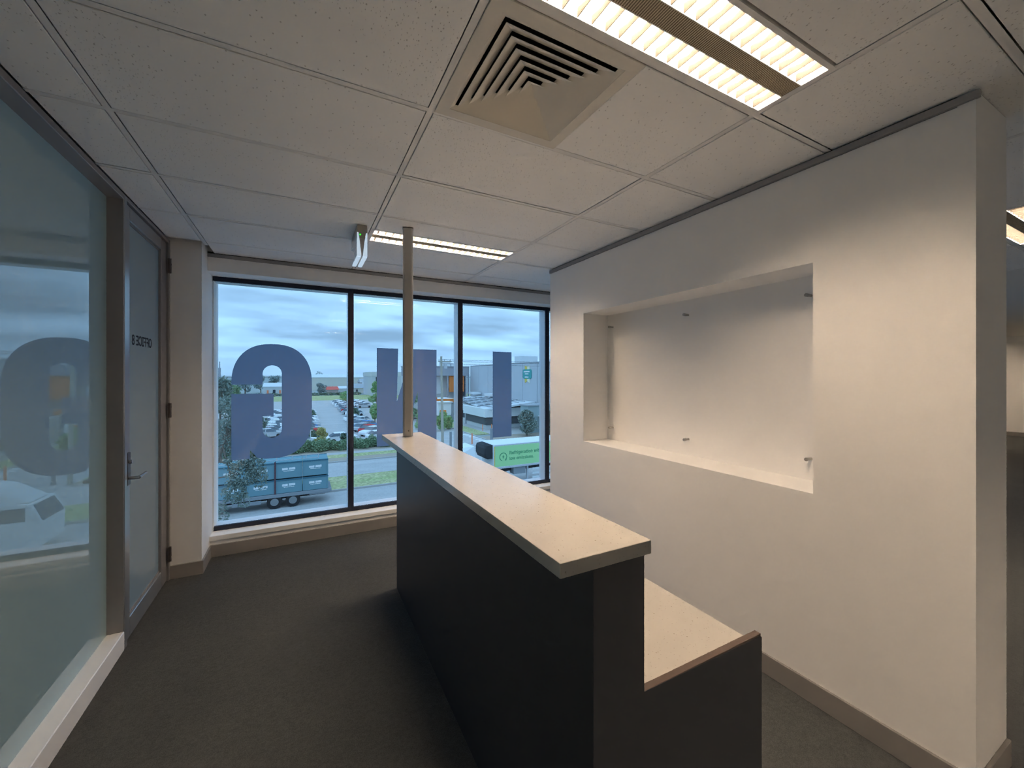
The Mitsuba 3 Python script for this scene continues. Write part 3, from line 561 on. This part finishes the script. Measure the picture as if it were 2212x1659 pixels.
part(bt, 'tail_light', cb(1.93, 2.05, TY0 + 0.05, TY0 + 0.5, -8.66, -8.52, 0.01), 'lamp_red')
part(bt, 'fuel_tank', cb(-5.5, -4.6, TY0 + 0.1, TY0 + 0.7, -9.15, -8.74, 0.04), 'rim')
part(bt, 'headboard', cb(-7.3, -7.2, TY0, TY1, -8.5, -6.2, 0.01), 'truck_grey')
for x in (-1.68, -0.52, -6.6): wheel_at(bt, x, TY0 + 0.16, -9.02, 0.48); wheel_at(bt, x, TY1 - 0.16, -9.02, 0.48)
cab = trimesh.convex.convex_hull(np.array([(x, y, z) for y in (TY0, TY1) for x, z in ((-9.6, -9.0), (-9.6, -7.6), (-9.3, -6.5), (-7.6, -6.4), (-7.6, -9.0))]))
part(bt, 'cab', cab, 'truck_grey'); part(bt, 'cab_window', bx(-9.2, -8.3, TY0 - 0.012, TY0, -7.6, -6.8), 'glass_car')
wheel_at(bt, -9.0, TY0 + 0.16, -9.02, 0.48)
bin_names = ['second to rearmost', 'rearmost']
for tier, (z0, z1) in enumerate(((-8.46, -7.43), (-7.39, -6.20))):
    for i in range(5):
        x0 = 1.84 - 1.735 * (i + 1); x1 = x0 + 1.715
        lab = f"{('lower', 'upper')[tier]} teal bin on the flatbed truck, {('rearmost', 'second from the rear', 'third from the rear', 'fourth from the rear', 'nearest the cab')[i]}"
        b_ = thing('cargo_bin', lab, 'bin', 'teal bins on the truck')
        part(b_, 'body', cb(x0, x1, TY0 + 0.06, TY1 - 0.06, z0, z1 - 0.05, 0.025), 'bin_teal')
        part(b_, 'rim', cat(bx(x0 - 0.005, x1 + 0.005, TY0 + 0.02, TY0 + 0.07, z1 - 0.12, z1 - 0.02), bx(x0 - 0.005, x1 + 0.005, TY1 - 0.07, TY1 - 0.02, z1 - 0.12, z1 - 0.02)), 'bin_dark')
        part(b_, 'rib', cat(*[bx(x, x + 0.05, TY0 + 0.035, TY0 + 0.07, z0 + 0.03, z1 - 0.1) for x in (x0 + 0.04, x1 - 0.09)]), 'bin_teal')
        zc = z0 + (z1 - z0) * 0.55
        part(b_, 'label', cat(bx(x0 + 0.42, x0 + 0.78, TY0 + 0.045, TY0 + 0.055, zc - 0.07, zc + 0.09), bx(x0 + 0.84, x0 + 1.26, TY0 + 0.045, TY0 + 0.055, zc - 0.06, zc + 0.10), bx(x0 + 0.5, x0 + 1.2, TY0 + 0.045, TY0 + 0.055, zc - 0.16, zc - 0.12)), 'reefer_white')
one('ratchet_strap', bx(-1.69, -1.60, TY0 - 0.01, TY0 + 0.012, -8.46, -6.14), 'strap', 'dark red strap over the teal bins on the truck', 'strap')
one('load_gate', cat(*[bx(-7.0, 1.2, TY0 + 0.5, TY0 + 0.54, z, z + 0.04) for z in (-6.16, -5.92)], *[bx(x, x + 0.06, TY0 + 0.5, TY0 + 0.54, -6.18, -5.9) for x in (-6.8, -3.2, -1.6, -0.6, 0.3, 1.14)]), 'panel_grey', 'pale metal railing lying on top of the teal bins', 'railing')

# refrigerated trailer with its tractor
RY0, RY1 = 30.40, 32.95
rt = thing('refrigerated_trailer', 'white refrigerated trailer with a bright green side panel with writing', 'truck trailer')
part(rt, 'box', cb(14.25, 26.5, RY0, RY1, -7.78, -5.74, 0.05), 'reefer_white')
part(rt, 'side_panel', bx(14.36, 26.2, RY0 - 0.014, RY0, -7.62, -5.90), 'reefer_green', label='bright green side panel')
part(rt, 'top_rail', bx(14.30, 26.5, RY0 - 0.02, RY0, -5.86, -5.80), 'panel_grey'); part(rt, 'bottom_rail', bx(14.30, 26.5, RY0 - 0.03, RY0, -7.80, -7.66), 'panel_grey')
part(rt, 'edge_markers', bx(14.28, 14.35, RY0 - 0.02, RY0, -7.6, -5.9), 'sign_yellow')
unit = trimesh.convex.convex_hull(np.array([(x, y, z) for y in (RY0 + 0.25, RY1 - 0.15) for x, z in ((14.25, -5.80), (13.72, -5.86), (13.62, -6.1), (13.62, -6.6), (13.78, -6.95), (14.25, -6.95))]))
part(rt, 'cooling_unit', unit, 'truck_black')
part(rt, 'chassis', cat(bx(15.3, 26.3, RY0 + 0.6, RY0 + 0.8, -8.2, -7.78), bx(15.3, 26.3, RY1 - 0.8, RY1 - 0.6, -8.2, -7.78)), 'truck_black')
part(rt, 'pallet_box', cb(16.2, 17.4, RY0 + 0.15, RY0 + 0.9, -8.45, -7.85, 0.03), 'truck_grey')
for z in (-8.95, -8.6, -8.2): part(rt, 'side_guard_rail', bx(18.0, 23.4, RY0 + 0.03, RY0 + 0.09, z, z + 0.16), 'ac_white')
part(rt, 'landing_leg', cat(bx(17.6, 17.75, RY0 + 0.3, RY0 + 0.45, GRD + 0.15, -7.8), bx(17.5, 17.85, RY0 + 0.2, RY0 + 0.55, GRD + 0.02, GRD + 0.12)), 'panel_grey')
for x in (23.9, 25.1): wheel_at(rt, x, RY0 + 0.18, GRD + 0.5, 0.5)
def lettering(parent, text, x0, x1, zb, h):
    t = meshkit.text_mesh(text, h, 0.008, bold=True); b = t.bounds
    sx = (x1 - x0) / (b[1][0] - b[0][0]); m = map_axes(t, [(sx, 0, 0), (0, 0, 1), (0, -1, 0)], (x0 - sx * b[0][0], RY0 - 0.014, zb)); trimesh.repair.fix_normals(m)
    part(parent, 'lettering', m, 'reefer_text')
lettering(rt, 'Refrigeration with', 15.72, 18.85, -6.66, 0.27); lettering(rt, 'low emissions.', 15.72, 18.1, -7.13, 0.25)
ringp = Point(15.12, -6.82).buffer(0.36).difference(Point(15.12, -6.82).buffer(0.30)).difference(sbox(15.0, -7.4, 15.28, -7.0))
bolt = Polygon([(15.15, -6.64), (15.02, -6.84), (15.11, -6.84), (15.08, -7.0), (15.23, -6.79), (15.13, -6.79)])
arrow = Polygon([(15.32, -7.16), (15.46, -7.10), (15.30, -6.98)])
lg = xz(union_all([ringp, bolt, arrow]), RY0 - 0.024, RY0 - 0.014); part(rt, 'emblem', lg, 'reefer_text')
tr = thing('lorry_cab', 'white lorry cab with a roof fairing coupled to the green trailer', 'lorry')
cabm = trimesh.convex.convex_hull(np.array([(x, y, z) for y in (RY0, RY1 - 0.1) for x, z in ((10.2, -9.0), (10.15, -7.7), (10.55, -6.75), (12.55, -6.6), (12.6, -9.0))]))
part(tr, 'body', cabm, 'reefer_white')
fair = trimesh.convex.convex_hull(np.array([(10.7, RY0 + 0.3, -6.7), (10.7, RY1 - 0.4, -6.7), (12.6, RY0 + 0.05, -6.65), (12.6, RY1 - 0.15, -6.65), (12.55, RY0 + 0.15, -5.75), (12.55, RY1 - 0.25, -5.75), (11.8, RY0 + 0.5, -5.85), (11.8, RY1 - 0.6, -5.85)]))
part(tr, 'roof_fairing', fair, 'reefer_white'); part(tr, 'side_window', bx(10.75, 11.75, RY0 - 0.012, RY0, -7.6, -6.9), 'glass_car')
part(tr, 'windscreen', trimesh.convex.convex_hull(np.array([(10.13, y, -7.66) for y in (RY0 + 0.15, RY1 - 0.25)] + [(10.52, y, -6.82) for y in (RY0 + 0.2, RY1 - 0.3)] + [(10.16, y, -7.66) for y in (RY0 + 0.15, RY1 - 0.25)])), 'glass_car')
part(tr, 'mirror', cb(10.35, 10.5, RY0 - 0.25, RY0 - 0.05, -7.5, -6.95, 0.02), 'reefer_white'); part(tr, 'chassis', bx(12.3, 15.8, RY0 + 0.6, RY1 - 0.6, -8.6, -8.3), 'truck_black')
for x in (10.9, 14.9): wheel_at(tr, x, RY0 + 0.18, GRD + 0.5, 0.5)

# big grey warehouse with its badge sign
wh = thing('warehouse', 'big pale grey panel warehouse with rooftop plant at the right, behind the letter I', 'building')
part(wh, 'wall', bx(37.6, 75, 60.4, 94.0, GRD, 2.42), 'panel_grey')
for k in range(6):
    y0 = 61.7 + 5.35 * k
    part(wh, 'panel', cb(37.46, 37.62, y0 + 0.05, y0 + 5.30, GRD, 2.36, 0.03), 'panel_grey')
part(wh, 'parapet', bx(37.465, 75.2, 60.2, 93.8, 2.40, 2.62), 'roof_grey')
for (x0, x1, y0, y1, z1) in ((39, 43, 70.5, 73.2, 4.1), (44, 46, 65.5, 66.6, 3.9), (40, 42, 61.5, 63.5, 3.05)): part(wh, 'roof_plant', cb(x0, x1, y0, y1, 2.2, z1, 0.05), 'ac_white')
mainwh, wh = wh, thing('warehouse_wing', 'grey office wing with tall orange panels joined to the warehouse behind the utility pole', 'building')
part(wh, 'wing_band', cb(22.0, 37.35, 94.1, 101, 0.06, 2.30, 0.04), 'band_grey'); part(wh, 'wing_wall', bx(24.0, 37.35, 96.6, 110, GRD, 0.06), 'pale_wall'); part(wh, 'wing_parapet', bx(21.9, 37.38, 93.9, 101.1, 2.28, 2.45), 'roof_grey')
part(wh, 'orange_panel', cb(32.3, 36.1, 94.6, 95.0, -3.9, 0.06, 0.03), 'orange', label='orange wall panel')
for x in (31.6, 36.35, 37.0): part(wh, 'column', cb(x, x + 0.28, 94.2, 94.5, GRD, 0.06, 0.02), 'band_grey')
for x in (27.6, 29.4): part(wh, 'panel', cb(x, x + 1.75, 96.4, 96.65, -4.4, 0.0, 0.03), 'white_wall')
part(wh, 'dark_bay', bx(36.4, 37.0, 95.9, 96.5, -5, 0.0), 'dark_window')
for (x0, x1, y0, y1, z1) in ((31.0, 33.4, 97, 99, 3.9), (33.6, 35.2, 97, 99.5, 3.3), (28, 29.5, 97, 98, 3.1)):
    part(wh, 'roof_plant', cb(x0, x1, y0, y1, 2.2, z1, 0.05), 'ac_white')
sg = thing('badge_sign', 'teal badge sign with pale bars and a yellow ribbon on the grey warehouse wall', 'sign')
def on_wall(poly, x0, x1): return yz(poly, x0, x1)
sb = sbox(63.55, -0.45, 66.65, 1.25).buffer(0.001); sbr = sbox(63.95, -0.05, 66.25, 0.85).buffer(0.42)
part(sg, 'board', on_wall(sbr, 37.30, 37.46), 'sign_teal')
part(sg, 'ribbon', on_wall(union_all([Polygon([(66.0, 1.2), (66.0, 2.0), (65.1, 1.75), (65.1, 1.2)]), Polygon([(66.0, -0.4), (66.0, -1.25), (65.1, -0.95), (65.1, -0.4)])]), 37.36, 37.45), 'sign_yellow')
part(sg, 'ribbon', on_wall(union_all([Polygon([(65.1, 1.2), (65.1, 1.75), (64.2, 2.0), (64.2, 1.2)]), Polygon([(65.1, -0.4), (65.1, -0.95), (64.2, -1.25), (64.2, -0.4)])]), 37.36, 37.45), 'sign_cream')
for (a, b, c, d) in ((64.05, 66.2, 0.70, 0.98), (64.45, 65.8, 0.32, 0.52), (64.45, 65.8, -0.30, -0.06)): part(sg, 'bar', on_wall(sbox(a, c, b, d), 37.26, 37.31), 'white_wall')

# flat roofed building with a white fascia
fb = thing('flat_roofed_building', 'low flat roofed building with a white fascia and black band at the street corner', 'building')
part(fb, 'wall', bx(29.0, 37.3, 65.0, 82, GRD, -5.8), 'pale_wall')
part(fb, 'black_band', cat(bx(28.9, 36.6, 64.85, 65.0, -8.64, -7.25), bx(28.85, 29.0, 64.85, 74.5, -8.64, -7.25)), 'black_wall')
part(fb, 'fascia', cat(cb(28.45, 36.7, 64.4, 64.8, -7.28, -5.72, 0.03), cb(28.45, 28.9, 64.4, 75.0, -7.28, -5.72, 0.03)), 'white_wall')
part(fb, 'window', bx(28.93, 29.0, 75.6, 77.4, -8.3, -6.9), 'dark_window'); part(fb, 'downpipe', bx(28.8, 29.0, 74.6, 74.9, GRD, -5.8), 'band_grey')
rv = np.array([(28.6, 64.5, -5.78), (37.38, 62.0, -4.6), (37.38, 91.0, -4.55), (31.0, 83.5, -4.9)]); roof = (np.vstack([rv, rv - [0, 0, 0.3]]), np.array([(0, 1, 2), (0, 2, 3), (6, 5, 4), (7, 6, 4), (0, 4, 5), (0, 5, 1), (3, 2, 6), (3, 6, 7), (0, 3, 7), (0, 7, 4)]))
part(fb, 'roof', roof, 'roof_pale')
def roof_z(x, y): 
    u = (x - 28.6) / 8.85; a = -5.78 + (y - 64.5) / 19.5 * 0.88; b = -4.6 + (y - 62.0) / 34.0 * 0.05
    return a * (1 - u) + b * u
for k in range(6):
    x = 30.0 + 1.3 * k
    part(fb, 'roof_sheet_seam', trimesh.convex.convex_hull(np.array([(x + dx, y, roof_z(x, y) + dz) for dx in (0, 0.12) for y in (64.6, 82.0) for dz in (-0.05, 0.16)])), 'roof_grey')
for k in range(4):
    y = 68.5 + 4.2 * k
    part(fb, 'roof_step', trimesh.convex.convex_hull(np.array([(x, y + dy, roof_z(x, y) + dz) for x in (28.8, 37.2) for dy in (0, 0.12) for dz in (-0.05, 0.14)])), 'panel_seam')
for x0, y0 in ((35.2, 86.2), (35.2, 77.0)): one('air_conditioner', cb(x0, x0 + 1.9, y0, y0 + 3.0, roof_z(x0, y0 + 3) + 0.36, -3.75, 0.05), 'ac_white', f"white ribbed air conditioning unit on the flat roof {'beside the mullion' if y0 > 85 else 'left of the letter I'}", 'air conditioner')
tb = thing('teal_building', 'teal walled low building with a white awning right of the letter I', 'building')
part(tb, 'wall', bx(33.2, 50, 57.4, 60.1, GRD, -4.95), 'teal_wall'); part(tb, 'parapet', bx(33.0, 50.2, 57.2, 60.15, -4.97, -4.75), 'roof_grey'); part(tb, 'awning', cb(35.0, 38.0, 56.4, 57.4, -6.75, -6.55, 0.03), 'white_wall'); part(tb, 'door', bx(35.3, 37.4, 57.33, 57.4, GRD, -6.9), 'dark_window')
oc = thing('orange_canopy', 'orange topped forecourt canopy between the letter N and the mullion', 'canopy')
part(oc, 'fascia', cat(cb(24.3, 30.4, 84.0, 84.4, -5.75, -4.95, 0.03), cb(24.3, 25.9, 83.9, 84.0, -5.75, -4.5, 0.02)), 'orange'); part(oc, 'roof', bx(24.4, 30.3, 84.3, 92, -5.2, -5.0), 'roof_pale')
for x in (24.8, 29.6): part(oc, 'post', bx(x, x + 0.25, 84.6, 84.85, GRD, -5.2), 'pale_wall')
part(oc, 'back_wall', bx(24.4, 30.3, 90, 90.3, GRD, -5.2), 'white_wall')
one('roadside_sign', cat(cb(22.3, 23.5, 70.6, 70.75, -6.9, -6.2, 0.02), bx(22.8, 22.95, 70.62, 70.73, GRD, -6.9)), 'orange', 'small orange sign above the shrubs beside the mullion', 'sign')
one('site_hut', cat(cb(24.6, 27.4, 79.0, 81.5, -8.0, -5.4, 0.05), bx(24.4, 27.6, 78.6, 81.8, -5.42, -5.25)), 'white_wall', 'small white hut below the orange canopy', 'hut')
for k, (x, y) in enumerate(((27.7, 63.6), (29.2, 63.2), (21.2, 52.4))): one('bollard', cyl((x, y, GRD), (x, y, GRD + (1.2 if k < 2 else 1.5)), 0.08 if k < 2 else 0.10, 10), 'bollard_orange',
    ('orange post on the pavement, left one before the black band', 'orange post on the pavement, right one before the black band', 'orange post beside the mullion base on the side road')[k], 'bollard', 'orange posts')
one('dark_post', cyl((24.3, 52.6, GRD), (24.3, 52.6, -7.55), 0.22, 10), 'truck_grey', 'dark square post on the corner above the lorry', 'post')
one('dark_post', cyl((17.1, 49.6, GRD), (17.1, 49.6, -7.2), 0.16, 10), 'truck_grey', 'dark post at the foot of the utility pole', 'post')

# utility pole, wires
up = thing('utility_pole', 'timber utility pole with a crossarm and transformer near the mullion', 'utility pole')
part(up, 'pole', cyl((15.82, 48.9, GRD - 0.2), (15.62, 48.9, 2.5), 0.19, 10, 0.13), 'timber_pole')
part(up, 'crossarm', cb(15.2, 16.9, 48.75, 48.87, 1.78, 1.92, 0.01), 'timber_pole'); part(up, 'transformer', cat(cyl((16.15, 48.9, 0.95), (16.15, 48.9, 1.65), 0.24, 12), bx(15.6, 17.2, 48.85, 48.95, 1.55, 1.66)), 'panel_grey')
part(up, 'insulator', cat(*[cyl((x, 48.81, 1.92), (x, 48.81, 2.12), 0.045, 8) for x in (15.3, 16.0, 16.75)]), 'band_grey')
for k, z in enumerate((2.1, 1.9, 1.55)):
    pts = [(15.7 + 0.4 * k + t * 62, 48.8 + t * 0.3, z + 0.6 * t - 1.5 * 4 * t * (1 - t) * 0.25) for t in np.linspace(0, 1, 9)]
    one('power_line', cat(*[cyl(a, b, 0.022, 5) for a, b in zip(pts[:-1], pts[1:])]), 'wire', ('highest', 'middle', 'lowest')[k] + ' power line running from the utility pole to the right', 'power line', 'power lines')
lp = thing('lamp_post', 'thin pale lamp post behind the hedge right of the letter G', 'lamp post')
part(lp, 'pole', cyl((1.08, 58.1, GRD), (1.08, 58.1, -7.0), 0.05, 8), 'ac_white'); part(lp, 'lamp_head', cb(0.93, 1.38, 58.0, 58.2, -7.05, -6.97, 0.01), 'ac_white')

# distant buildings
def building(name, label, x0, x1, y0, y1, z1, wall, roof, zr, windows=(), gable=True):
    b = thing(name, label, 'building')
    part(b, 'wall', bx(x0, x1, y0, y1, GRD - 0.2, z1), wall)
    if gable: part(b, 'roof', trimesh.convex.convex_hull(np.array([(x, y, z1) for x in (x0 - 0.4, x1 + 0.4) for y in (y0 - 0.4, y1 + 0.4)] + [(x, (y0 + y1) / 2, zr) for x in (x0, x1)])), roof)
    else: part(b, 'roof', bx(x0 - 0.2, x1 + 0.2, y0 - 0.2, y1 + 0.2, z1, zr), roof)
    for (a, c, za, zb) in windows: part(b, 'window', bx(a, c, y0 - 0.1, y0, za, zb), 'dark_window')
    return b
building('long_warehouse', 'long beige warehouse on the horizon left of the dark mullion', 3.0, 62, 300, 345, -0.9, 'beige_wall', 'roof_pale', 1.3)
building('grey_hall', 'grey walled building with a pale parapet left of the letter N', 29.9, 56, 200, 230, 0.0, 'panel_grey', 'pale_wall', 2.0, [(31.6, 33.0, -6, -0.4), (34.5, 36, -6, -0.4), (38, 39.5, -6, -0.4)], gable=False)
building('white_house', 'pale house with orange doors seen in the upper gap of the letter G', -17.6, -8.0, 247, 258, -5.6, 'pale_wall', 'roof_pale', -3.6, [(-13.2, -12.0, -9, -7.2)])
building('red_roofed_house', 'house with a red roof in front of the long beige warehouse', 12.6, 18.2, 240, 248, -7.4, 'brick', 'red_roof', -5.7)
building('white_roofed_shed', 'white roofed shed left of the dark mullion', 18.8, 25.0, 252, 259, -7.2, 'pale_wall', 'roof_pale', -5.8)
building('grey_house', 'grey roofed house right of the dark mullion', 25.6, 31.5, 238, 248, -6.6, 'beige_wall', 'roof_grey', -4.2, [(27, 28, -8.6, -7.4)])
building('pale_house', 'pale house between the mullion and the grey hall', 32.4, 36.5, 250, 256, -6.0, 'pale_wall', 'roof_pale', -3.8, [(33, 34.2, -8.2, -7)])
building('hipped_house', 'distant brown house behind the far car row', 33, 41, 268, 280, -4.0, 'brick', 'roof_grey', -1.6)
building('distant_shed', 'hazy pale shed at the left window edge', -36.0, -30, 232, 240, -6.6, 'pale_wall', 'roof_grey', -4.8)
building('horizon_factory', 'low hazy factory on the horizon right of the dark mullion', 20, 70, 420, 460, -0.6, 'pale_wall', 'roof_grey', 1.2)
for k, x in enumerate((-15.9, -10.3)): one('orange_door', bx(x, x + 0.8, 246.7, 246.9, -9.2, -7.4), 'bollard_orange', ('left', 'right')[k] + ' orange door on the pale house in the letter G', 'door')
tw = thing('distant_tower', 'hazy distant tower at the left window edge on the skyline', 'tower')
part(tw, 'shaft', bx(-38.0, -36.4, 250, 252, GRD, 4.2), 'band_grey'); part(tw, 'mast', cat(bx(-36.9, -36.5, 250, 250.4, 4, 7.4), bx(-38.3, -38.0, 250, 250.3, 0, 5)), 'band_grey')
